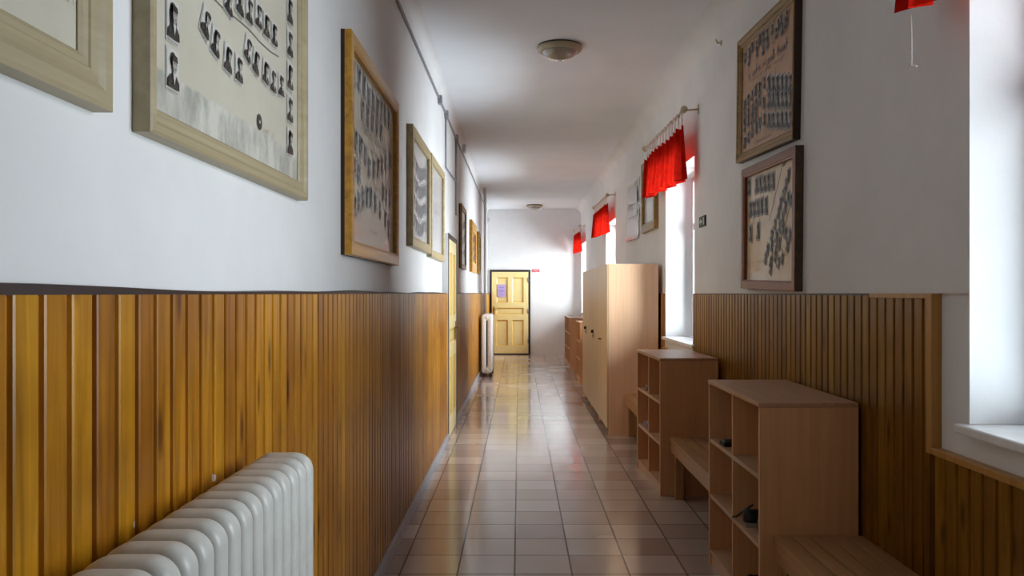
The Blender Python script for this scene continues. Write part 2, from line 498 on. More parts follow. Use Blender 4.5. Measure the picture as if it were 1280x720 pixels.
struct(mesh(f'trim_{tn}', boxes((XRL, XRW - 0.008, 2.885, 3.36, WAIN - 0.020, WAIN - 0.001), bev=0.002), 'pine_light')); tn += 1
for a, b in ((3.36, 6.80), (8.29, 12.33), (13.87, 17.78)):  # dark strips painting the shaded recess under the plaster edge
    struct(mesh(f'trim_{tn}', boxes((XRL, XRW + 0.002, a, b, WAIN - 0.011, WAIN - 0.001)), 'pine_dark_and_shade')); tn += 1

# ------------------------------------------------------------------ windows
for k, (a, b) in enumerate(WINS):
    xf = XR + DEPTH
    bm = bmesh.new()
    t = 0.06
    box(bm, xf, xf + 0.07, a, a + t, SILL, HEAD, 0.006, 2)
    box(bm, xf, xf + 0.07, b - t, b, SILL, HEAD, 0.006, 2)
    box(bm, xf, xf + 0.07, a + t, b - t, SILL, SILL + t, 0.006, 2)
    box(bm, xf, xf + 0.07, a + t, b - t, HEAD - t, HEAD, 0.006, 2)
    mid = (a + b) / 2
    box(bm, xf + 0.004, xf + 0.066, mid - 0.05, mid + 0.05, SILL + t, HEAD - t, 0.006, 2)
    box(bm, xf + 0.006, xf + 0.064, a + t, b - t, 2.10, 2.17, 0.006, 2)
    w = struct(mesh(f'window_{k + 1}', bm, 'win_frame'))
    for (ya, yb) in ((a + t, mid - 0.05), (mid + 0.05, b - t)):
        for (za, zb) in ((SILL + t, 2.10), (2.17, HEAD - t)):
            bm = bmesh.new()
            vs = [bm.verts.new(v) for v in ((xf + 0.035, ya, za), (xf + 0.035, yb, za), (xf + 0.035, yb, zb), (xf + 0.035, ya, zb))]
            bm.faces.new(vs)
            mesh('window_pane', bm, 'glass', w)
    mesh('window_sill', boxes((XR - 0.035, xf, a - 0.05, b + 0.03, SILL - 0.028, SILL + 0.004) if b < 19 else (XR - 0.035, xf, a - 0.05, b + 0.03, SILL - 0.028, SILL + 0.004), bev=0.006), 'sill', w)
    # painted jambs and head lining the opening
    bm = bmesh.new()
    box(bm, XR + 0.001, xf, b - 0.004, b + 0.004, SILL + 0.005, HEAD)
    box(bm, XR + 0.001, xf, a - 0.004, a + 0.004, SILL + 0.005, HEAD)
    box(bm, XR + 0.001, xf, a + 0.004, b - 0.004, HEAD - 0.004, HEAD + 0.004)
    mesh('window_reveal', bm, 'reveal', w)

# ------------------------------------------------------------------ doors
def panel_door(root, W, H, name='door_leaf'):
    """five panel leaf in the local xz plane, facing -y, hinge side at +x"""
    st = 0.115 * W / 0.9
    T = 0.04
    bm = bmesh.new()
    panels = []
    mx = W / 2
    z0, z1, z2, z3 = 0.19, 0.80, 0.93, 1.09
    z4 = z3 + 0.13; z5 = H - 0.13
    for (xa, xb, za, zb) in ((st, mx - 0.05, z0, z1), (mx + 0.05, W - st, z0, z1), (st, W - st, z2, z3), (st, mx - 0.05, z4, z5), (mx + 0.05, W - st, z4, z5)):
        panels.append((xa, xb, za, zb))
    # rails and stiles
    box(bm, 0, st, -T, 0, 0, H); box(bm, W - st, W, -T, 0, 0, H)
    for za, zb in ((0, z0), (z1, z2), (z3, z4), (z5, H)): box(bm, st, W - st, -T, 0, za, zb)
    for za, zb in ((z0, z1), (z4, z5)): box(bm, mx - 0.05, mx + 0.05, -T, 0, za, zb)
    leaf = mesh(name, bm, 'yellow', root)
    for xa, xb, za, zb in panels:
        bm = bmesh.new()
        d0, d1, e = -T + 0.004, -T + 0.020, 0.022
        o = [bm.verts.new(v) for v in ((xa, d0, za), (xb, d0, za), (xb, d0, zb), (xa, d0, zb))]
        i = [bm.verts.new(v) for v in ((xa + e, d1, za + e), (xb - e, d1, za + e), (xb - e, d1, zb - e), (xa + e, d1, zb - e))]
        j = [bm.verts.new(v) for v in ((xa + e + .012, d1, za + e + .012), (xb - e - .012, d1, za + e + .012), (xb - e - .012, d1, zb - e - .012), (xa + e + .012, d1, zb - e - .012))]
        for k in range(4):
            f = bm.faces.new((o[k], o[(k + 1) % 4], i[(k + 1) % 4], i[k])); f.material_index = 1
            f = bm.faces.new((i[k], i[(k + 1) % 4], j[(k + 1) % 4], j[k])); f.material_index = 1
        bm.faces.new(j)
        mesh('door_panel', fix(bm), ['yellow', 'yellow_deep'], leaf)
    return leaf

# end wall door
DX0, DX1 = -0.707, 0.269
ft = 0.048
bm = bmesh.new()
dh = CAM_H + (VY - 337.3) * END / F
box(bm, DX0, DX0 + ft, END - 0.035, END, 0, dh, 0.004, 1)
box(bm, DX1 - ft, DX1, END - 0.035, END, 0, dh, 0.004, 1)
box(bm, DX0 + ft, DX1 - ft, END - 0.035, END, dh - ft, dh, 0.004, 1)
box(bm, DX0 + ft, DX1 - ft, END - 0.03, END, 0, 0.03, 0.004, 1)
d2 = struct(mesh('door_2', bm, 'door_frame'))
d2e = d2
leaf = panel_door(d2e, DX1 - DX0 - 2 * ft - 0.006, dh - ft - 0.037)
leaf.location = (DX0 + ft + 0.003, END - 0.005, 0.033)
bm = bmesh.new()
box(bm, 0.035, 0.070, -0.047, -0.040, 0.92, 1.12, 0.003, 1)
tube(bm, [(0.052, -0.045, 1.06), (0.052, -0.085, 1.06)], 0.010, 8)
tube(bm, [(0.052, -0.082, 1.06), (0.16, -0.084, 1.055)], [0.011, 0.008], 8)
mesh('door_handle', fix(bm), 'brass', leaf)
for hz in (0.30, 1.02, 1.76):
    bm = bmesh.new(); tube(bm, [(0.868, -0.046, hz - 0.055), (0.868, -0.046, hz + 0.055)], 0.011, 8)
    mesh('door_hinge', fix(bm), 'steel', leaf)

# side door in the left wall, seen along its face
xa, xb = XL, XLW + 0.010
bm = bmesh.new()
jam = ((DOOR_Y[0] - 0.018, DOOR_Y[0] + 0.03, 0, DOOR_TOP + 0.018), (DOOR_Y[1], DOOR_Y[1] + 0.058, 0, DOOR_TOP + 0.018), (DOOR_Y[0] + 0.03, DOOR_Y[1], DOOR_TOP - 0.03, DOOR_TOP + 0.018))
for q in jam: box(bm, xa - 0.09, xb, *q)
d1 = struct(mesh('door_1', bm, 'wall'))
bm = bmesh.new()
for q in jam: box(bm, xb, xb + 0.005, *q)
mesh('door_casing', bm, 'door_frame', d1)
leaf1 = panel_door(d1, DOOR_Y[1] - DOOR_Y[0] - 0.036, DOOR_TOP - 0.045)
leaf1.location = (XLW - 0.030, DOOR_Y[0] + 0.033, 0.012); leaf1.rotation_euler = (0, 0, PI / 2)
bm = bmesh.new()
box(bm, 0.83, 0.865, -0.046, -0.040, 0.95, 1.15, 0.003, 1)
tube(bm, [(0.848, -0.045, 1.08), (0.848, -0.08, 1.08)], 0.009, 8)
tube(bm, [(0.848, -0.078, 1.08), (0.75, -0.08, 1.078)], [0.010, 0.008], 8)
mesh('door_handle', fix(bm), 'brass', leaf1)

# ------------------------------------------------------------------ portraits and picture frames
def disc(bm, cx, cz, rx, rz, y, n=12, mi=0, a0=0, a1=2 * PI):
    vs = [bm.verts.new((cx + rx * math.cos(a0 + (a1 - a0) * k / (n if a1 - a0 > 6.2 else n - 1)), y, cz + rz * math.sin(a0 + (a1 - a0) * k / (n if a1 - a0 > 6.2 else n - 1)))) for k in range(n)]
    f = bm.faces.new(vs); f.material_index = mi

def poly(bm, pts, y, mi):
    f = bm.faces.new([bm.verts.new((x, y, z)) for x, z in pts]); f.material_index = mi

def portrait_mesh(v, caption=True):
    """unit card 0.72 x 1, centred; slots: 0 ground, 1 face grey, 2 dark, 3 white"""
    bm = bmesh.new()
    e = 0.0012
    poly(bm, [(-.40, -.56), (.40, -.56), (.40, .54), (-.40, .54)], 0, 3 if v % 3 == 0 else 0)
    poly(bm, [(-.36, -.44), (.36, -.44), (.36, .5), (-.36, .5)], -e, 0)
    # hair behind, face, shoulders
    if v in (1, 3):
        poly(bm, [(-.20, -.16), (.20, -.16), (.24, .18), (.15, .38), (-.15, .38), (-.24, .18)], -2 * e, 2)
        disc(bm, 0, .30, .19, .15, -2 * e, 12, 2)
    else:
        disc(bm, 0, .25, .185, .20, -2 * e, 14, 2)
    poly(bm, [(-.36, -.44), (.36, -.44), (.34, -.26), (.20, -.14), (.08, -.08), (-.08, -.08), (-.20, -.14), (-.34, -.26)], -3 * e, 2)
    poly(bm, [(-.075, -.12), (.075, -.12), (.06, .06), (-.06, .06)], -4 * e, 1)
    if v != 1:
        poly(bm, [(-.09, -.09), (0, -.36), (.09, -.09)], -4.5 * e, 3)
    disc(bm, 0.01, .14, .140, .195, -5 * e, 14, 1)
    poly(bm, [(-.145, .20), (.155, .20), (.12, .34), (-.05, .37), (-.13, .32)], -6 * e, 2)     # fringe
    for s in (-1, 1): disc(bm, .01 + s * .058, .155, .028, .013, -6 * e, 8, 2)                  # eyes
    poly(bm, [(-.045, .028), (.065, .028), (.05, .012), (-.03, .012)], -6 * e, 2)              # mouth
    if v == 2: poly(bm, [(-.02, -.11), (.02, -.11), (.03, -.34), (-.03, -.34)], -6 * e, 2)    # tie
    if caption: poly(bm, [(-.33, -.535), (.33, -.535), (.33, -.475), (-.33, -.475)], -e, 1)
    for f in bm.faces:
        f.normal_update()
        if f.normal.y > 0: f.normal_flip()
    return bm

def portrait_set(suffix, mats):
    out = []
    for v in range(4):
        me = bpy.data.meshes.new('portrait_' + suffix)
        b = portrait_mesh(v); b.to_mesh(me); b.free()
        for m in mats: me.materials.append(M[m])
        out.append(me)
    return out
SHARP = portrait_set('clear', ['print_bg', 'print_mid', 'print_dark', 'print_bg'])
FADED = portrait_set('faded', ['faded_bg', 'faded_mid', 'faded_dark', 'faded_bg'])
M['tan_bg'] = flat('brownish photo ground', rgb(178, 170, 164), 0.4, 0.05, 30)
M['tan_mid'] = flat('brownish photo mid', rgb(122, 118, 120), 0.4, 0.05, 30)
M['tan_dark'] = flat('brownish photo dark', rgb(50, 52, 64), 0.4, 0.05, 30)
M['pale_bg'] = flat('pale print ground', rgb(203, 203, 203), 0.35, 0.05, 30, Coat_Weight=0.6)
M['pale_mid'] = flat('pale print mid', rgb(198, 199, 202), 0.35, 0.05, 30, Coat_Weight=0.6)
M['pale_dark'] = flat('pale print dark', rgb(190, 192, 197), 0.35, 0.05, 30, Coat_Weight=0.6)
PALE = portrait_set('pale', ['pale_bg', 'pale_mid', 'pale_dark', 'pale_bg'])
TAN = portrait_set('brown', ['tan_bg', 'tan_mid', 'tan_dark', 'tan_bg'])

class Picture:
    def __init__(s, name, label, cat, side, y0, y1, z0, z1, mould, depth, mat, sheet, roll=0.0, group=None, prof=0, edge=None, full=True):
        s.W, s.H = y1 - y0, z1 - z0
        s.side = side
        X = XL if side == 'L' else XR
        s.rot = Euler((0, math.radians(roll), PI / 2 if side == 'L' else -PI / 2), 'XYZ')
        s.loc = Vector((X, (y0 + y1) / 2, z0))
        s.root = empty(name, label, cat, s.loc, s.rot, group)
        s.inv = (Matrix.Translation(s.loc) @ s.rot.to_matrix().to_4x4()).inverted()
        s.sh = -depth * 0.42
        s.X = X + (depth * 0.42 if side == 'L' else -depth * 0.42)
        W, H, d, m = s.W / 2, s.H, depth, mould
        pf = [(0, 0.0), (0, d * .36), (0, d * .90), (m * .10, d), (m * .34, d * .97), (m * .50, d * .80), (m * .72, d * .74), (m * .76, d * .66), (m * .90, d * .62), (m, d * .50), (m, d * .30)]
        if prof == 1:
            pf = [(0, 0.0), (0, d * .36), (0, d * .94), (m * .06, d), (m * .80, d), (m * .88, d * .9), (m, d * .86), (m, d * .30)]
        bm = bmesh.new()
        rings = []
        for t, w in pf:
            rings.append([bm.verts.new(v) for v in ((-W + t, -w, t), (W - t, -w, t), (W - t, -w, H - t), (-W + t, -w, H - t))])
        for i, (a, b) in enumerate(zip(rings, rings[1:])):
            for k in range(4):
                f = bm.faces.new((a[k], a[(k + 1) % 4], b[(k + 1) % 4], b[k]))
                f.material_index = 1 if (edge and i <= (1 if full else 0)) else 0  # outer side faces coloured dark to paint in their shade
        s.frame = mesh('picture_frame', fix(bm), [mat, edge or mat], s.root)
        s.m = m
        bm = bmesh.new()
        c = m * 0.97
        vs = [bm.verts.new(v) for v in ((-W + c, s.sh, c), (W - c, s.sh, c), (W - c, s.sh, H - c), (-W + c, s.sh, H - c))]
        f = bm.faces.new(vs); f.normal_update()
        if f.normal.y > 0: f.normal_flip()
        s.sheet = mesh('picture_sheet', bm, sheet, s.root)
        s.k = 0
    def local(s, px, py):
        p = s.inv @ on_x(px, py, s.X)
        return p.x, p.z
    def portrait(s, u, v, h, meshes, tilt=0.0, wide=1.0, var=None):
        if abs(u) > s.W / 2 - s.m - h * .30 or v < s.m + h * .4 or v > s.H - s.m - h * .4: return
        me = meshes[s.k % 4 if var is None else var]; s.k += 1 + (s.k * 7) % 3
        o = bpy.data.objects.new('portrait_photo', me); COL.objects.link(o)
        o.parent = s.root; o.location = (u, s.sh - 0.0012 - 0.00015 * (s.k % 5), v)
        o.scale = (h * wide, 1.0 if h > .07 else .5, h); o.rotation_euler = (0, tilt, 0)
    def portraits_px(s, pts, h, meshes, tilt=0.0, wide=1.0):
        for i, p in enumerate(pts):
            u, v = s.local(p[0], p[1])
            s.portrait(u, v, h, meshes, p[2] if len(p) > 2 else tilt, wide)
    def lettering(s, name, lines, mat, seed=1):
        """rows of small pen strokes: (u0, u1, v, height, slope)"""
        rr = random.Random(seed)
        bm = bmesh.new()
        for u0, u1, v, h, sl in lines:
            u = u0
            while u < u1:
                w = h * rr.uniform(.18, .55)
                if rr.random() < .14: u += h * .7; continue
                z = v + (u - u0) * sl
                hh = h * rr.choice((.6, .6, .65, 1.0))
                poly(bm, [(u, z), (u + w * .35, z), (u + w * .55, z + hh), (u + w * .2, z + hh)], s.sh - 0.0018, 0)
                if rr.random() < .6: poly(bm, [(u, z + hh * .45), (u + w, z + hh * .45), (u + w, z + hh * .62), (u, z + hh * .62)], s.sh - 0.0021, 0)
                u += w + h * .16
        for f in bm.faces:
            f.normal_update()
            if f.normal.y > 0: f.normal_flip()
        sm = s.sheet.data
        sm.materials.append(M[mat]); mi = len(sm.materials) - 1
        for f in bm.faces: f.material_index = mi
        bm.from_mesh(sm); bm.to_mesh(sm); bm.free()

# left wall, nearest first
p1 = Picture('framed_class_photograph', 'cream framed board at the top left corner of the photo, nearest on the left wall', 'picture', 'L', 0.31, 1.437, 1.79, 2.64, 0.085, 0.040, 'frame_cream', 'paper', 0)
u, v = p1.local(74, -2)
for k in range(7):
    p1.portrait(u - 0.30 + 0.10 * k, v + 0.055 + 0.012 * (k - 3) ** 2 * .3, .085, SHARP)
p1.lettering('lettering', [(u - .04, u + .04, v + .002, .012, 0)], 'ink', 3)

p2 = Picture('framed_class_photograph', 'large cream framed class board with black and white portraits in curved rows', 'picture', 'L', 1.582, 2.757, 1.785, 2.64, 0.060, 0.040, 'frame_cream', 'paper_wash', 0)
for k in range(7):
    u, _ = p2.local(214.5, 90); vv = 1.945 + .1065 * k - 1.785
    p2.portrait(u, vv, .088, SHARP, 0, .92)
    u, _ = p2.local(361.5, 90)
    p2.portrait(u, vv + .012, .088, SHARP, 0, .92)
p2.portraits_px([(256, 29, .42), (268.5, 53, .25), (284, 74, .14), (297.5, 87, .03)], .072, SHARP)
p2.portraits_px([(309, 62, .36), (319, 78, .26), (331, 90.5, .14), (340.5, 101.5, .05), (350.4, 107, -.03)], .072, SHARP)
p2.portraits_px([(285, 2, .22), (299, 3.5, .15), (310.7, 14, .1), (322, 20, .05), (332, 32.5, 0), (342, 43.5, -.04)], .072, SHARP)
for r in range(2):
    for k in range(9):
        q = (k - 4) / 4.0
        p2.portrait(-0.36 + k * 0.085, .60 + .12 * r + .05 * q * q, .072, SHARP, q * .12)
bm = bmesh.new()                                     # thin drawn curve under a row and the round seal
pts = [p2.local(x, y) for x, y in ((262, -6), (280, 13), (296, 25), (310, 37), (325, 54), (337, 65), (348, 72))]
for (a, b), (c, d) in zip(pts, pts[1:]):
    poly(bm, [(a, b), (c, d), (c, d + .004), (a, b + .004)], p2.sh - .0015, 0)
for f in bm.faces:
    f.normal_update()
    if f.normal.y > 0: f.normal_flip()
mesh('drawn_line', bm, 'ink', p2.root)
bm = bmesh.new()
u, v = p2.local(323.7, 152.5)
disc(bm, u, v, .023, .023, p2.sh - .002, 20, 0); disc(bm, u, v, .005, .005, p2.sh - .003, 10, 1)
for f in bm.faces:
    f.normal_update()
    if f.normal.y > 0: f.normal_flip()
mesh('round_seal', bm, ['print_dark', 'print_bg'], p2.root)
p2.lettering('lettering', [(u + .035, u + .13, v - .022, .022, 0)], 'ink_pale', 5)

p3 = Picture('framed_class_photograph', 'gilt framed class board of faded grey portraits, third from the left edge', 'picture', 'L', 3.43, 4.79, 1.632, 2.600, 0.066, 0.048, 'frame_gold', 'paper', 0, None, 1, 'pine_dark_and_shade', False)
W3 = p3.W / 2
for k in range(9):
    p3.portrait(-.50 + .122 * k, .83 - (0.02 if k in (3, 4, 5) else 0), .12, FADED, 0, .85)
for k in range(5):
    p3.portrait(-.42 + .128 * k + .12, .705 - .012 * k * 0, .10, FADED, 0, .9)
p3.lettering('lettering', [(-.33, .40, .60, .055, 0), (-.22, .30, .535, .045, 0), (-.12, .10, .135, .03, 0)], 'faded_dark', 8)
p3.portraits_px([(437.7, 205), (443, 209), (448.5, 217)], .105, FADED, 0, .8)
p3.portraits_px([(445, 176), (451, 184), (456.6, 193.6), (461.5, 209), (467.5, 211), (473, 209), (477.8, 206.6), (482.5, 203), (487.5, 200.7)], .105, FADED, 0, .8)
p3.portraits_px([(479, 241), (483.3, 245.6), (487.3, 248)], .105, FADED, 0, .8)
p3.portraits_px([(437.7, 259.8), (443.2, 257.4), (448.8, 252.7), (454.3, 248), (459, 245.6), (463.7, 246.8), (469.6, 252.7), (475.5, 262), (482, 274), (486.2, 285.8)], .105, FADED, 0, .8)
p3.lettering('drawn_line', [(-.48, .25, .46, .02, -.15)], 'faded_mid', 12)

def faint_print(p, rows, cols, h, meshes, v0, v1):
    for r in range(rows):
        for c in range(cols):
            p.portrait(-p.W / 2 + p.m + (c + .7) * (p.W - 2 * p.m) / (cols + .4), v0 + (v1 - v0) * r / max(1, rows - 1) + .03 * math.cos(c * PI / (cols - 1) * 2), h, meshes, 0, .85)

p4 = Picture('framed_class_photograph', 'pale cream framed board with bluish faded print, just before the narrower cream one', 'picture', 'L', 5.44, 6.55, 1.79, 2.62, 0.070, 0.045, 'frame_cream2', 'paper_grey', 0, None, 1)
faint_print(p4, 4, 8, .095, PALE, .18, .60)
p5 = Picture('framed_class_photograph', 'pale cream framed board with almost blank sheet, last before side door', 'picture', 'L', 6.62, 7.76, 1.77, 2.63, 0.062, 0.045, 'frame_cream2', 'paper_grey', 0, None, 1)
p5.lettering('lettering', [(-.1, .38, .42, .02, 0)], 'ink', 4)
p6 = Picture('framed_class_photograph', 'dark edged narrow framed board with white sheet, first beyond the side door', 'picture', 'L', 10.15, 11.05, 1.79, 2.61, 0.06, 0.04, 'frame_gold_dull', 'paper_white', 0, None, 1, 'pine_dark_and_shade', False)
faint_print(p6, 3, 7, .09, PALE, .2, .58)
p7 = Picture('framed_class_photograph', 'golden framed board between two darker framed boards beyond the side door', 'picture', 'L', 12.25, 13.55, 1.80, 2.60, 0.16, 0.05, 'frame_gold', 'paper_reflect', 0, None, 1)
faint_print(p7, 3, 9, .09, TAN, .25, .55)
p8 = Picture('framed_class_photograph', 'brownish framed board, farthest picture along the left wall', 'picture', 'L', 14.5, 15.2, 1.83, 2.59, 0.07, 0.04, 'frame_gold_dull', 'paper', 0, None, 1, 'pine_dark_and_shade', False)
faint_print(p8, 3, 7, .09, FADED, .22, .52)

# right wall pair (both hang a touch crooked)
r1 = Picture('framed_class_photograph', 'old gilt framed tan class board, the upper one of the pair on the right wall', 'picture', 'R', 4.213, 5.315, 2.303, 3.100, 0.060, 0.045, 'frame_gold_dull', 'paper_tan', 2.6, None, 0, 'pine_dark_and_shade')
S = 655 / 100.0
def c1(x, y, oy=0): return (910 + x / S, oy + y / S)
r1.portraits_px([c1(x, y) for x, y in ((145, 470), (180, 430), (205, 385), (175, 490), (240, 370), (265, 320), (240, 420), (295, 300), (325, 280), (325, 350), (290, 400), (365, 240), (400, 270), (420, 200), (450, 230), (480, 180), (490, 130), (440, 165))], .075, TAN, 0, .85)
r1.lettering('lettering', [(-.36, .36, .505, .062, 0.01), (-.30, .32, .478, .018, 0.01), (-.22, .12, .080, .022, 0)], 'ink_blue', 21)
for j in range(3):
    for i in range(6):
        x = 345 + i * 36; y = (10, 140, 310)[j] - 0
        r1.portraits_px([c1(x - 8, y + 20 - i * 2, 100)], .100, TAN, 0, .95)
r1.portraits_px([c1(x, y, 100) for x, y in ((300, 20), (262, 60), (230, 85), (200, 125), (170, 160), (140, 205), (295, 185), (262, 160), (235, 200), (205, 240), (170, 270), (140, 300),
                (300, 320), (262, 350), (235, 390), (200, 420), (170, 470), (140, 510), (170, 330), (200, 320), (140, 380), (230, 300))], .080, TAN, .15, .82)

r2 = Picture('framed_class_photograph', 'brown wooden framed cream class board, the lower one of the pair on the right wall', 'picture', 'R', 4.180, 5.195, 1.488, 2.250, 0.055, 0.045, 'frame_brown', 'paper_cream', 1.4, None, 1, 'frame_side_shade')
T = 379 / 100.0
def c2(x, y): return (915 + x / T, 180 + y / T)
r2.portraits_px([c2(x, y) for x, y in ((84, 205), (117, 195), (135, 190), (155, 185), (175, 178), (196, 172), (88, 310), (105, 305), (123, 300), (141, 295), (162, 290), (90, 425), (125, 415))], .105, TAN, 0, .80)
r2.portraits_px([c2(x, y) for x, y in ((90, 410), (125, 400))], .085, TAN, 0, .62)
r2.portraits_px([c2(x, y) for x, y in ((190, 430), (205, 380), (222, 325), (232, 280), (245, 240), (258, 190), (270, 145), (212, 440), (228, 390), (242, 345), (255, 295), (268, 255), (282, 265), (240, 400), (255, 420), (275, 430), (265, 480), (225, 470), (160, 540), (185, 555), (205, 530), (220, 560), (170, 500), (190, 480), (240, 540), (210, 500), (185, 590))], .075, TAN, .32, .8)
bm = bmesh.new()
for (xa, ya), (xb, yb), w in (((245, 75), (175, 365), .010), ((290, 235), (212, 525), .014), ((250, 80), (236, 110), .05)):
    (ua, va), (ub, vb) = r2.local(*c2(xa, ya)), r2.local(*c2(xb, yb))
    poly(bm, [(ua, va), (ua + w, va), (ub + w, vb), (ub, vb)], r2.sh - .0008, 0)
for f in bm.faces:
    f.normal_update()
    if f.normal.y > 0: f.normal_flip()
mesh('drawn_line', bm, 'ink', r2.root)
r2.lettering('lettering', [(-.42, .05, .16, .012, 0), (-.42, .02, .14, .010, 0), (-.40, -.33, .06, .03, .4)], 'ink_pale', 31)

r3 = Picture('framed_class_photograph', 'dull gilt framed sheet partly behind the red curtain above the tall lockers', 'picture', 'R', 8.50, 9.42, 2.165, 2.97, 0.095, 0.05, 'frame_gold_dull', 'paper_grey', .5, None, 1)
r3.lettering('lettering', [(-.33, .33, .15, .02, 0), (-.33, .30, .62, .03, 0), (-.35, .30, .55, .02, 0), (-.30, .34, .35, .02, 0)], 'faded_mid', 41)

# unframed sheet poster with a curled lower edge
rp = empty('wall_poster', 'unframed whitish paper poster with curled bottom edge, left of the gilt frame above the lockers', 'poster', (XR, 10.39, 2.16), (0, math.radians(1.3), -PI / 2))
bm = bmesh.new()
n = 26; Wp, Hp = 0.55, 0.755
grid = []
for i in range(n + 1):
    z = Hp * i / n
    curl = 0.022 * max(0, 1 - z / 0.10) ** 2
    y = -0.006 - curl - 0.006 * math.sin(z * 9)
    grid.append([bm.verts.new((x, y, z)) for x in (-Wp, Wp)])
for a, b in zip(grid, grid[1:]):
    bm.faces.new((a[0], a[1], b[1], b[0]))
mesh('poster_sheet', fix(bm), 'paper_grey', rp, True)
bm = bmesh.new()
for za, zb, xa, xb in ((.415, .425, -.5, .52), (.30, .38, -.42, .40), (.46, .66, -.42, .40), (.69, .72, -.3, .3)):
    poly(bm, [(xa, za), (xb, za), (xb, zb), (xa, zb)], -0.0145, 0)
mesh('poster_print', fix(bm), 'faded_bg', rp)
mesh('poster_rail', boxes((-Wp, Wp, -0.012, 0, Hp - 0.012, Hp + 0.01)), 'win_frame', rp)

# small signs and papers
sg = empty('exit_sign', 'small dark sign with pale arrow on right wall between window and framed pair', 'sign', (XR, 6.44, CAM_H + (VY - 283.5) * 6.44 / F), (0, 0, -PI / 2))
mesh('sign_plate', boxes((-.105, .105, -.012, 0, 0, .086), bev=.003), 'exit_sign', sg)
bm = bmesh.new()
poly(bm, [(-.085, .043), (-.035, .072), (-.035, .054), (.02, .054), (.02, .032), (-.035, .032), (-.035, .014)], -.0135, 0)
poly(bm, [(.045, .014), (.085, .014), (.085, .072), (.045, .072)], -.0135, 0)
mesh('sign_print', fix(bm), 'exit_print', sg)

rs = empty('door_sign', 'small faded red plate on end wall right of yellow door top', 'sign', (0.40, END, CAM_H + (VY - 340.3) * END / F), (0, 0, 0))
mesh('sign_plate', boxes((-.09, .09, -.008, 0, 0, .075), bev=.002), 'red_sign', rs)
bm = bmesh.new()
for x0, x1, z in ((-.07, .07, .046), (-.055, .05, .022)):
    poly(bm, [(x0, z), (x1, z), (x1, z + .010), (x0, z + .010)], -.0095, 0)
mesh('sign_print', fix(bm), 'red_sign_print', rs)

nt = empty('paper_notice', 'lilac paper notice taped on yellow door, upper left panel', 'paper', (-0.42, END - 0.0465, CAM_H - 4.3 * END / F), (0, 0, 0))
bm = bmesh.new()
poly(bm, [(-.10, 0), (.10, 0), (.10, .30), (-.10, .30)], -.0005, 0)
mesh('paper_sheet', fix(bm), 'purple', nt)
bm = bmesh.new()
for x0, x1, z, h in ((-.06, .06, .22, .02), (-.075, .07, .17, .012), (-.075, .05, .145, .012), (-.07, .06, .12, .012), (-.05, .05, .05, .015)):
    poly(bm, [(x0, z), (x1, z), (x1, z + h), (x0, z + h)], -.0012, 0)
mesh('paper_print', fix(bm), 'purple_ink', nt)

# ------------------------------------------------------------------ shelf units
def shelf_unit(label, loc, rot=0.0):
    r = empty('cubby_shelf', label, 'shelf', loc, (0, 0, rot), 'beech cubby shelves along the right wall')
    L, D, H, t = 0.926, 0.425, 0.996, 0.020
    # local: x from the open front (0) to the back (D), y along the corridor, z up
    mesh('side_panel', boxes((0, D, 0, t, 0, H - t), bev=.0012, seg=1), 'beech', r)
    mesh('side_panel', boxes((0, D, L - t, L, 0, H - t), bev=.0012, seg=1), 'beech', r)
    mesh('top_panel', boxes((-.004, D, -.002, L + .002, H - t, H), bev=.002, seg=1), 'beech_flat', r)
    for z in (0.08, 0.38, 0.68):
        mesh('shelf_board', boxes((0.004, D - .006, t, L - t, z - t, z), bev=.001, seg=1), 'beech_edge', r)
    mesh('divider', boxes((0.006, D - .006, L / 2 - .009, L / 2 + .009, 0.08, H - t)), 'beech', r)
    mesh('back_panel', boxes((D - .006, D - .001, t, L - t, 0.02, H - t)), 'beech', r)
    mesh('plinth', boxes((0.010, 0.026, t, L - t, 0, 0.06)), 'beech_edge', r)
    return r
su = shelf_unit('nearest open beech cubby shelf, holding black shoes', (1.032, 3.437, 0))
copy_tree(su, (1.020, 5.795, 0), (0, 0, math.radians(1.9)), 'second open beech cubby shelf from camera, between two benches, with small lilac items')
copy_tree(su, (0.985, 12.98, 0), (0, 0, 0), 'cubby shelf half hidden just behind the far end of the tall lockers')
copy_tree(su, (0.978, 15.32, 0), (0, 0, 0), 'far cubby shelf by the end wall, the closer one of the last two')
copy_tree(su, (0.978, 16.27, 0), (0, 0, 0), 'cubby shelf farthest from camera, beside last window')

# ------------------------------------------------------------------ benches
def bench(label, y0, y1):
    r = empty('slatted_bench', label, 'bench', (1.085, y0, 0), (0, 0, 0), 'slatted beech benches')
    L, D, H = y1 - y0, 0.385, 0.430
    n = 5; g = 0.006; w = (D - (n - 1) * g) / n
    for k in range(n):
        mesh('slat', boxes((k * (w + g), k * (w + g) + w, 0, L, H - .024, H), bev=.003), 'bench', r)
    mesh('apron', boxes((0.006, 0.028, 0.02, L - .02, H - .105, H - .0245), bev=.002), 'bench', r)
    mesh('back_rail', boxes((D - .03, D - .008, 0.02, L - .02, H - .105, H - .0245), bev=.002), 'bench', r)
    for a in (0.028, L - .028 - .06):
        mesh('leg', boxes((0.029, 0.085, a, a + .06, 0, H - .0245), bev=.002), 'bench', r)
        mesh('leg', boxes((D - .087, D - .031, a, a + .06, 0, H - .0245), bev=.002), 'bench', r)
    return r
bench('beech slatted bench at bottom right, nearest the camera', 1.95, 3.425)
bench('beech bench between the nearest cubby shelf and the second one', 4.372, 5.782)
bench('beech bench between second cubby shelf and the tall lockers', 6.735, 8.25)

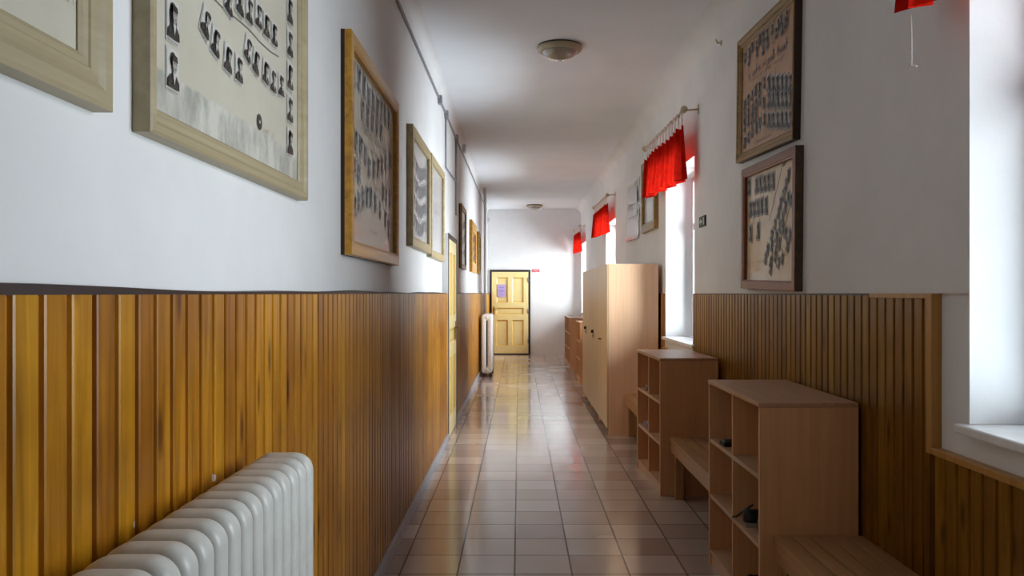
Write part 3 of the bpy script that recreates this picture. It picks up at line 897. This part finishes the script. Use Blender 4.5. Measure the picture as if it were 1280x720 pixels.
# ------------------------------------------------------------------ lockers
def lockers(label, y0, L, kind):
    r = empty('tall_locker', label, 'locker', (0.905, y0, 0), (0, 0, 0), 'tall beech lockers')
    D, H, t = 0.53, 1.772, 0.02
    mesh('side_panel', boxes((0.018, D, 0, t, 0, H - t)), 'locker', r)
    mesh('side_panel', boxes((0.018, D, L - t, L, 0, H - t)), 'locker', r)
    mesh('top_panel', boxes((0.018, D, 0, L, H - t, H)), 'locker', r)
    mesh('back_panel', boxes((D - .006, D - .001, t, L - t, 0.06, H - t)), 'locker', r)
    mesh('bottom_panel', boxes((0.018, D - .006, t, L - t, 0.07, 0.09)), 'locker', r)
    mesh('plinth', boxes((0.05, 0.066, t, L - t, 0, 0.07)), 'plinth', r)
    for k in range(2):
        a = 0.002 if k == 0 else L / 2 + .0015
        b = L / 2 - .0015 if k == 0 else L - .002
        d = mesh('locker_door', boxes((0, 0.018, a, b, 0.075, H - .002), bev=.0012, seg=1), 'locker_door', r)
        if kind == 'bar' and k == 1:
            bm = bmesh.new()
            yc = L / 2 + .04
            for q in (0.0, .09): tube(bm, [(0, yc + q, .965), (-.022, yc + q, .965)], .005, 8)
            tube(bm, [(-.022, yc - .012, .965), (-.022, yc + .102, .965)], .006, 8)
            mesh('door_handle', fix(bm), 'black', d)
        if kind == 'lock' and k == 0:
            bm = bmesh.new()
            box(bm, -.004, 0, L / 2 - .075, L / 2 - .025, .92, 1.03, .001, 1)
            lathe(bm, [(.004, -.030), (.018, -.028), (.022, -.014), (.014, -.004)], 14, 0, (0, L / 2 - .05, 1.005), 'X')
            lathe(bm, [(.003, -.012), (.010, -.010), (.010, -.004)], 12, 0, (0, L / 2 - .05, .95), 'X')
            mesh('door_lock', fix(bm), 'black', d)
    return r
lockers('tall beech locker nearest camera, broad pale end panel showing, thin bar handle', 8.262, 1.045, 'bar')
lockers('middle tall beech locker of the row with round dark lock', 9.310, 1.045, 'lock')
lockers('farthest tall beech locker of the row with round dark lock', 10.358, 1.045, 'lock')

# ------------------------------------------------------------------ shoes
def shoe(name, label, cat, loc, rot, mats, low=False, k=1.0, group=None):
    """x: heel (0) to toe; y: width; z up"""
    r = empty(name, label, cat, loc, rot, group)
    L = 0.27 * k
    def half(t):
        return k * (0.030 + 0.012 * math.sin(min(1, t * 1.2) * PI * .9) + 0.006 * (t > .55) * math.sin((t - .55) / .45 * PI)) * (1 if t < .86 else math.sqrt(max(0.05, 1 - ((t - .86) / .15) ** 2)))
    def top(t):
        if low: return k * (0.035 if t < .5 else 0.052 - 0.02 * ((t - .55) / .45) ** 2)
        h = 0.088 - 0.012 * math.sin(min(1, t / .35) * PI)
        if t > .35: h = 0.088 - 0.046 * ((t - .35) / .65) ** .8
        return k * h
    bm = bmesh.new(); rings = []
    N = 16
    for i in range(N + 1):
        t = i / N; x = L * t; w = half(t) * (0.72 if i in (0, N) else 1); h = top(t) * (0.8 if i in (0, N) else 1)
        ring = []
        for j in range(12):
            a = j / 11 * PI
            ring.append(bm.verts.new((x, -w * math.cos(a) * (1 - .18 * math.sin(a)), .018 * k + (h - .018 * k) * math.sin(a) ** .8)))
        rings.append(ring)
    for a, b in zip(rings, rings[1:]):
        for j in range(11): bm.faces.new((a[j], a[j + 1], b[j + 1], b[j]))
        bm.faces.new((a[11], a[0], b[0], b[11]))
    bm.faces.new(rings[0]); bm.faces.new(rings[-1])
    mesh('shoe_upper', fix(bm), mats[0], r, True)
    bm = bmesh.new()
    out = [(L * i / N, half(i / N) * 1.08) for i in range(N + 1)]
    loop = [(x, -w) for x, w in out] + [(x, w) for x, w in reversed(out)]
    lo = [bm.verts.new((x, y, 0)) for x, y in loop]; hi = [bm.verts.new((x, y, .022 * k)) for x, y in loop]
    bm.faces.new(lo); bm.faces.new(hi)
    for i in range(len(loop)):
        j = (i + 1) % len(loop); bm.faces.new((lo[i], lo[j], hi[j], hi[i]))
    mesh('sole', fix(bm), mats[1], r)
    if not low:
        bm = bmesh.new()
        for i in range(4):
            t = .40 + .09 * i
            z = top(t) + .001
            w = .02 * k
            tube(bm, [(L * t, -w, z - .012 * k), (L * t + .004, -w * .5, z), (L * t + .004, w * .5, z), (L * t, w, z - .012 * k)], .0032 * k, 6)
        mesh('laces', fix(bm), mats[2], r)
    return r
BK = ('shoe', 'sole', 'shoe')
shoe('slipper', 'flat black slipper in the upper far compartment of the nearest cubby shelf', 'shoe', (1.045, 4.13, .68), (0, 0, 0.1), ('shoe', 'shoe', 'shoe'), True)
s0 = shoe('sneaker', 'black laced sneaker with pale sole in middle compartment of nearest cubby shelf', 'shoe', (1.050, 3.74, .38), (0, 0, .05), BK)
copy_tree(s0, (1.072, 3.60, .38), (0, 0, -.12), 'black sneaker behind the first one in the middle compartment of the nearest shelf')
copy_tree(s0, (1.055, 3.72, .08), (0, 0, .1), 'black sneaker in the lowest compartment of nearest cubby shelf')
bm = bmesh.new()
tube(bm, [(1.10, 3.77, .47), (1.075, 3.80, .44), (1.045, 3.85, .394), (1.03, 3.868, .386)], .005, 6)
tag(mesh('shoe_strap', fix(bm), 'shoe'), 'thin black strap trailing from sneaker to the shelf divider', 'strap')
shoe('house_shoe', 'small lilac grey item in the upper far compartment of the second cubby shelf', 'shoe', (1.02, 6.47, .68), (0, 0, 0), ('lilac', 'sole', 'sole'), False, .62)
h0 = shoe('house_shoe', 'nearer small lilac item in the middle compartment of second cubby shelf', 'shoe', (1.02, 6.42, .38), (0, 0, .1), ('lilac', 'sole', 'sole'), False, .62)
copy_tree(h0, (1.02, 6.53, .38), (0, 0, -.05), 'farther small lilac item in the middle compartment of second cubby shelf')

# ------------------------------------------------------------------ radiators
def section_bm(z0, H, D, slot):
    """one cast section: rounded outline with a slot between its two columns"""
    bm = bmesh.new()
    w, R, N = .0300, .046, 9
    def loop(hx, za, zb, r):
        pts = []
        for cx, cz, a0 in ((hx - r, zb - r, 0), (-hx + r, zb - r, PI / 2), (-hx + r, za + r, PI), (hx - r, za + r, 3 * PI / 2)):
            for k in range(N):
                a = a0 + PI / 2 * k / (N - 1)
                pts.append((cx + r * math.cos(a), cz + r * math.sin(a)))
        return pts
    # section profile across the thickness: (inset of the outline, y)
    e = .019
    prof = [(e, -w), (e * .45, -w + e * .15), (e * .12, -w + e * .5), (0, -w + e), (0, w - e), (e * .12, w - e * .5), (e * .45, w - e * .15), (e, w)]
    rings = []
    for ins, y in prof:
        rings.append([bm.verts.new((x, y, z)) for x, z in loop(D / 2 - ins, z0 + ins, H - ins, R - ins)])
    for ins, y in [(q[0] * .7, q[1]) for q in reversed(prof)]:
        rings.append([bm.verts.new((x, y, z)) for x, z in loop(slot + ins * .55, z0 + .11 - ins, H - .11 + ins, slot + ins * .55)])
    n = len(rings[0])
    for i in range(len(rings)):
        a, b = rings[i], rings[(i + 1) % len(rings)]
        for k in range(n):
            bm.faces.new((a[k], a[(k + 1) % n], b[(k + 1) % n], b[k]))
    for z in (H - .055, z0 + .055):
        lathe(bm, [(.024, -.0337), (.028, -.029), (.028, .029), (.024, .0337)], 20, 0, (0, 0, z), 'Y')
    return fix(bm)
def radiator(label, y0, count, pitch, xb, xf, z0, H, name='cast_iron_radiator'):
    D = xf - xb
    r = empty(name, label, 'radiator', ((xb + xf) / 2, y0, 0))
    sec = mesh('radiator_section', section_bm(z0, H, D, .006 if D < .17 else .013), 'radiator' if D < .17 else 'radiator_lit', r, True, (0, pitch / 2, 0))
    sec.data.set_sharp_from_angle(angle=math.radians(70))
    for k in range(1, count):
        c = sec.copy(); COL.objects.link(c); c.parent = r; c.location = (0, pitch * (k + .5), 0)
    for yy in (pitch * .5, pitch * (count - .5)):
        bm = bmesh.new()
        for s in (-1, 1):
            tube(bm, [(s * D * .30, yy, z0 + .03), (s * D * .33, yy, 0)], [.020, .026], 10)
        mesh('radiator_foot', fix(bm), 'plinth' if count < 18 else 'radiator', r)
    return r
radiator('large ivory cast iron radiator on the left wall at bottom left', 0.735, 20, .067, -.678, -.528, 0.11, 1.058)
radiator('white cast iron radiator at far left by the yellow door', 14.12, 16, .062, -.668, -.475, 0.06, 1.095)

# ------------------------------------------------------------------ pipes and conduits
bm = bmesh.new()
tube(bm, [(-.655, 15.32, 0), (-.655, 15.32, CEIL)], .026, 14)
hp = tag(mesh('heating_pipe', fix(bm), 'pipe'), 'pale vertical heating pipe from floor to ceiling beside the far radiator', 'pipe')
cr = empty('cable_conduit', 'thin grey conduit running below ceiling along left wall with two drops', 'conduit', (XL + .012, 8.0, 3.3))
def P(y, z, x=0.0): return (x, y - 8.0, z - 3.3)
bm = bmesh.new(); tube(bm, [P(BACK + .1, 3.25), P(5.0, 3.28), P(8.2, 3.315), P(9.5, 3.32), P(13, 3.36), P(18.6, 3.41)], .010, 8); mesh('main_run', fix(bm), 'conduit', cr)
bm = bmesh.new(); tube(bm, [P(8.22, 3.315), P(8.22, 2.79), P(8.24, 2.765), P(9.52, 2.80)], .009, 8); mesh('drop_loop', fix(bm), 'conduit', cr)
bm = bmesh.new(); tube(bm, [P(9.56, 3.32), P(9.56, 2.40)], .012, 8); mesh('drop_pipe', fix(bm), 'conduit', cr)
for y, z in ((7.55, 3.30), (8.22, 3.31), (9.56, 3.33)):
    b = bmesh.new(); box(b, -.012, .028, y - 8.0 - .035, y - 8.0 + .035, z - 3.3 - .05, z - 3.3 + .03, .004, 1); mesh('junction_clip', b, 'conduit', cr)
tag(mesh('junction_box', boxes((XL, XL + .05, 10.72, 10.86, 3.37, 3.47), bev=.004), 'pipe'), 'small grey junction box high on left wall under ceiling beyond the conduit drops', 'box')
bm = bmesh.new(); box(bm, -.735, -.70, END - .04, END, 3.19, 3.27, .006, 2); lathe(bm, [(.004, -.075), (.018, -.07), (.02, -.04)], 14, 0, (-.7175, END, 3.23), 'Y')
tag(mesh('wall_bell', fix(bm), 'pipe'), 'tiny grey fixture high on end wall in the left corner', 'fixture')

bm = bmesh.new(); tube(bm, [(XR + .005, 5.86, 3.30), (XR - .03, 5.86, 3.30), (XR - .04, 5.86, 3.325)], .007, 8); lathe(bm, [(.006, XR - .008), (.020, XR - .006), (.020, XR)], 12, 0, (0, 5.86, 3.30), 'X')
tag(mesh('wall_hook', fix(bm), 'rod'), 'tiny pale hook high on right wall above and beyond the gilt frame', 'hook')

# ------------------------------------------------------------------ ceiling lamps
def lamp(label, x, y):
    r = empty('ceiling_lamp', label, 'lamp', (x, y, CEIL), (0, 0, 0), 'round ceiling lamps')
    bm = bmesh.new(); lathe(bm, [(.165, 0), (.178, 0), (.180, -.012), (.165, -.014)], 48); mesh('gasket', fix(bm), 'lamp_gap', r)
    bm = bmesh.new(); lathe(bm, [(.165, -.012), (.184, -.013), (.186, -.022), (.178, -.040), (.162, -.052), (.150, -.054), (.146, -.050)], 48); mesh('lamp_ring', fix(bm), 'lamp_base', r)
    bm = bmesh.new(); lathe(bm, [(.149, -.050), (.146, -.056), (.130, -.075), (.105, -.092), (.075, -.104), (.040, -.111), (.010, -.113)], 48); mesh('lamp_glass', fix(bm), 'lamp_glass', r)
    bm = bmesh.new(); lathe(bm, [(.020, -.112), (.020, -.118), (.012, -.120)], 20); mesh('lamp_knob', fix(bm), 'ring', r)
    return r
l0 = lamp('larger looking round ceiling lamp near the camera, cream ring with domed glass', 0.330, 6.55)
copy_tree(l0, (0.350, 18.3, CEIL), None, 'small looking round ceiling lamp close to end wall')

# ------------------------------------------------------------------ red valances on rods
def curtain_bm(L, x_of, z_top, z_bot, seed, flare=0.0):
    rr = random.Random(seed)
    NX, NZ = 150, 16
    ph = [rr.uniform(0, 6.28) for _ in range(4)]
    bm = bmesh.new(); g = []
    for i in range(NX + 1):
        t = i / NX
        row = []
        for j in range(NZ + 1):
            s = j / NZ                                  # 0 top, 1 hem
            amp = 0.018 + 0.026 * s
            w = math.sin(t * L * 2 * PI / 0.155 + ph[0] + .5 * math.sin(t * 9 + ph[1])) + .45 * math.sin(t * L * 2 * PI / 0.083 + ph[2])
            x = x_of(t) + amp * w + .01 * math.sin(t * 7 + ph[3]) * s
            sag = .010 * math.cos(t * L * 2 * PI / (L / 11)) * (1 - s)
            zb = z_bot(t) + .014 * math.sin(t * L * 2 * PI / .31 + ph[1]) + .007 * w
            y = t * L + flare * (t - .5) * s * s
            row.append(bm.verts.new((x, y, (z_top(t) + sag) * (1 - s) + zb * s)))
        g.append(row)
    for i in range(NX):
        for j in range(NZ):
            f = bm.faces.new((g[i][j], g[i + 1][j], g[i + 1][j + 1], g[i][j + 1])); f.smooth = True
    return bm
def valance(label_c, label_r, y0, L, xn, xf, cord=False, seed=1, drop=0.0):
    zr = 2.975
    slope = (xf - xn) / 1.78
    yaw = 0.0
    rod = empty('curtain_rod', label_r, 'curtain rod', (XR, y0, zr), (0, 0, 0), 'curtain rods over the windows')
    xo = lambda y: xn + slope * y - XR
    bm = bmesh.new(); tube(bm, [(xo(-.04), -.04, 0), (xo(L + .04), L + .04, 0)], .009, 10); mesh('rod', fix(bm), 'rod', rod)
    for yy in (-.055, L + .055):
        bm = bmesh.new(); bmesh.ops.create_uvsphere(bm, u_segments=16, v_segments=10, radius=.030, matrix=Matrix.Translation((xo(yy), yy, 0))); mesh('finial', bm, 'rod', rod, True)
    for yy in (-.01, L + .01):
        bm = bmesh.new(); tube(bm, [(0, yy, .012), (xo(yy), yy, 0)], .008, 8); box(bm, -.006, 0, yy - .02, yy + .02, -.03, .05, .002, 1); mesh('bracket', fix(bm), 'rod', rod)
    c = empty('red_valance', label_c, 'curtain', (XR, y0, zr), (0, 0, 0), 'short red curtains')
    bm = curtain_bm(L, lambda t: xo(t * L) - .004, lambda t: -.125, lambda t: drop + (2.405 + .05 * min(1, t * L / 1.78)) - zr, seed, .05)
    mesh('curtain_cloth', bm, 'cloth', c)
    n = 13 if L > 1.4 else 9
    for k in range(n):
        yy = L * (k + .3) / n
        bm = bmesh.new()
        x = xo(yy)
        lathe(bm, [(.014, -.005), (.019, -.005), (.019, .005), (.014, .005)], 14, 0, (x, yy, -.006), 'Y')
        box(bm, x - .005, x + .005, yy - .026, yy + .026, -.140, -.022, .003, 1)
        mesh('curtain_clip', fix(bm), 'ring', c)
    if cord:
        bm = bmesh.new()
        q = L - .01
        tube(bm, [(xo(q), q, -.56), (xo(q) + .002, q - .002, -.64), (xo(q) - .002, q - .01, -.74)], .0034, 6)
        tube(bm, [(xo(q) - .002, q - .01, -.735), (xo(q) - .008, q + .012, -.748)], .0030, 5)
        tube(bm, [(xo(q) - .002, q - .01, -.735), (xo(q) + .004, q - .035, -.746)], .0028, 5)
        mesh('pull_cord', fix(bm), 'cord', c)
    return c
valance('red valance corner with hanging white cord at top right of the photo', 'cream curtain rod over the nearest window', 1.02, 1.715, 1.37, 1.33, True, 5, -.03)
valance('large red valance over the second window, above the tall lockers', 'cream curtain rod with ball finial over the second window', 6.62, 1.69, 1.35, 1.31, False, 2)
valance('middle sized red valance over the third window', 'cream curtain rod over the third window', 12.33, 1.70, 1.35, 1.31, False, 3)
valance('smallest looking red valance over the last window near end wall', 'cream curtain rod over the last window', 17.90, 1.20, 1.35, 1.31, False, 4)

# ------------------------------------------------------------------ daylight
wd = bpy.data.worlds.new('overcast'); SC.world = wd; wd.use_nodes = True
nt_ = wd.node_tree
bg = nt_.nodes['Background']; bg.inputs['Color'].default_value = (0.86, 0.93, 1.0, 1); bg.inputs['Strength'].default_value = 3.0
def daylight(y, w, e, z=1.83, h=1.56):
    l = bpy.data.lights.new('daylight', 'AREA'); l.shape = 'RECTANGLE'; l.size = w; l.size_y = h
    l.energy = e; l.color = (0.90, 0.95, 1.0)
    o = bpy.data.objects.new('daylight', l); COL.objects.link(o)
    o.location = (XR + DEPTH + 0.20, y, z); o.rotation_euler = (0, math.radians(90), 0)
    return o
EN = [66, 166, 215, 218]
GR = [96, 132, 120, 85]
for (a, b), e in zip(WINS, EN):
    o = daylight((a + b) / 2, 1.56, e, 2.10); o.data.size, o.data.size_y = 1.5, (b - a)
    o.location.x = XR + DEPTH + 0.42; o.rotation_euler = (0, math.radians(90 - 22), 0)
for (a, b), e in zip(WINS, GR):                       # light thrown up by the ground outside
    o = daylight((a + b) / 2, 1.2, e, 0.95, 1.3)
    o.location.x = XR + DEPTH + 0.75; o.data.color = (0.80, 0.91, 1.0)
    o.rotation_euler = (0, math.radians(90 + 42), 0)

# ------------------------------------------------------------------ camera and view
cam = bpy.data.cameras.new('camera'); co = bpy.data.objects.new('camera', cam); COL.objects.link(co)
co.location = (0, 0, CAM_H); co.rotation_euler = (PI / 2, 0, 0)
cam.sensor_width = 36; cam.lens = F / 1280 * 36
cam.shift_x = -(VX - 640) / 1280; cam.shift_y = (VY - 360) / 1280
cam.clip_start = 0.05
SC.camera = co
SC.view_settings.view_transform = 'Standard'
SC.view_settings.look = 'None'
SC.view_settings.exposure = 0.0
SC.cycles.diffuse_bounces = 8
SC.cycles.max_bounces = 12
SC.cycles.transparent_max_bounces = 12
SC.cycles.sample_clamp_indirect = 6.0
SC.cycles.caustics_reflective = False
SC.cycles.caustics_refractive = False
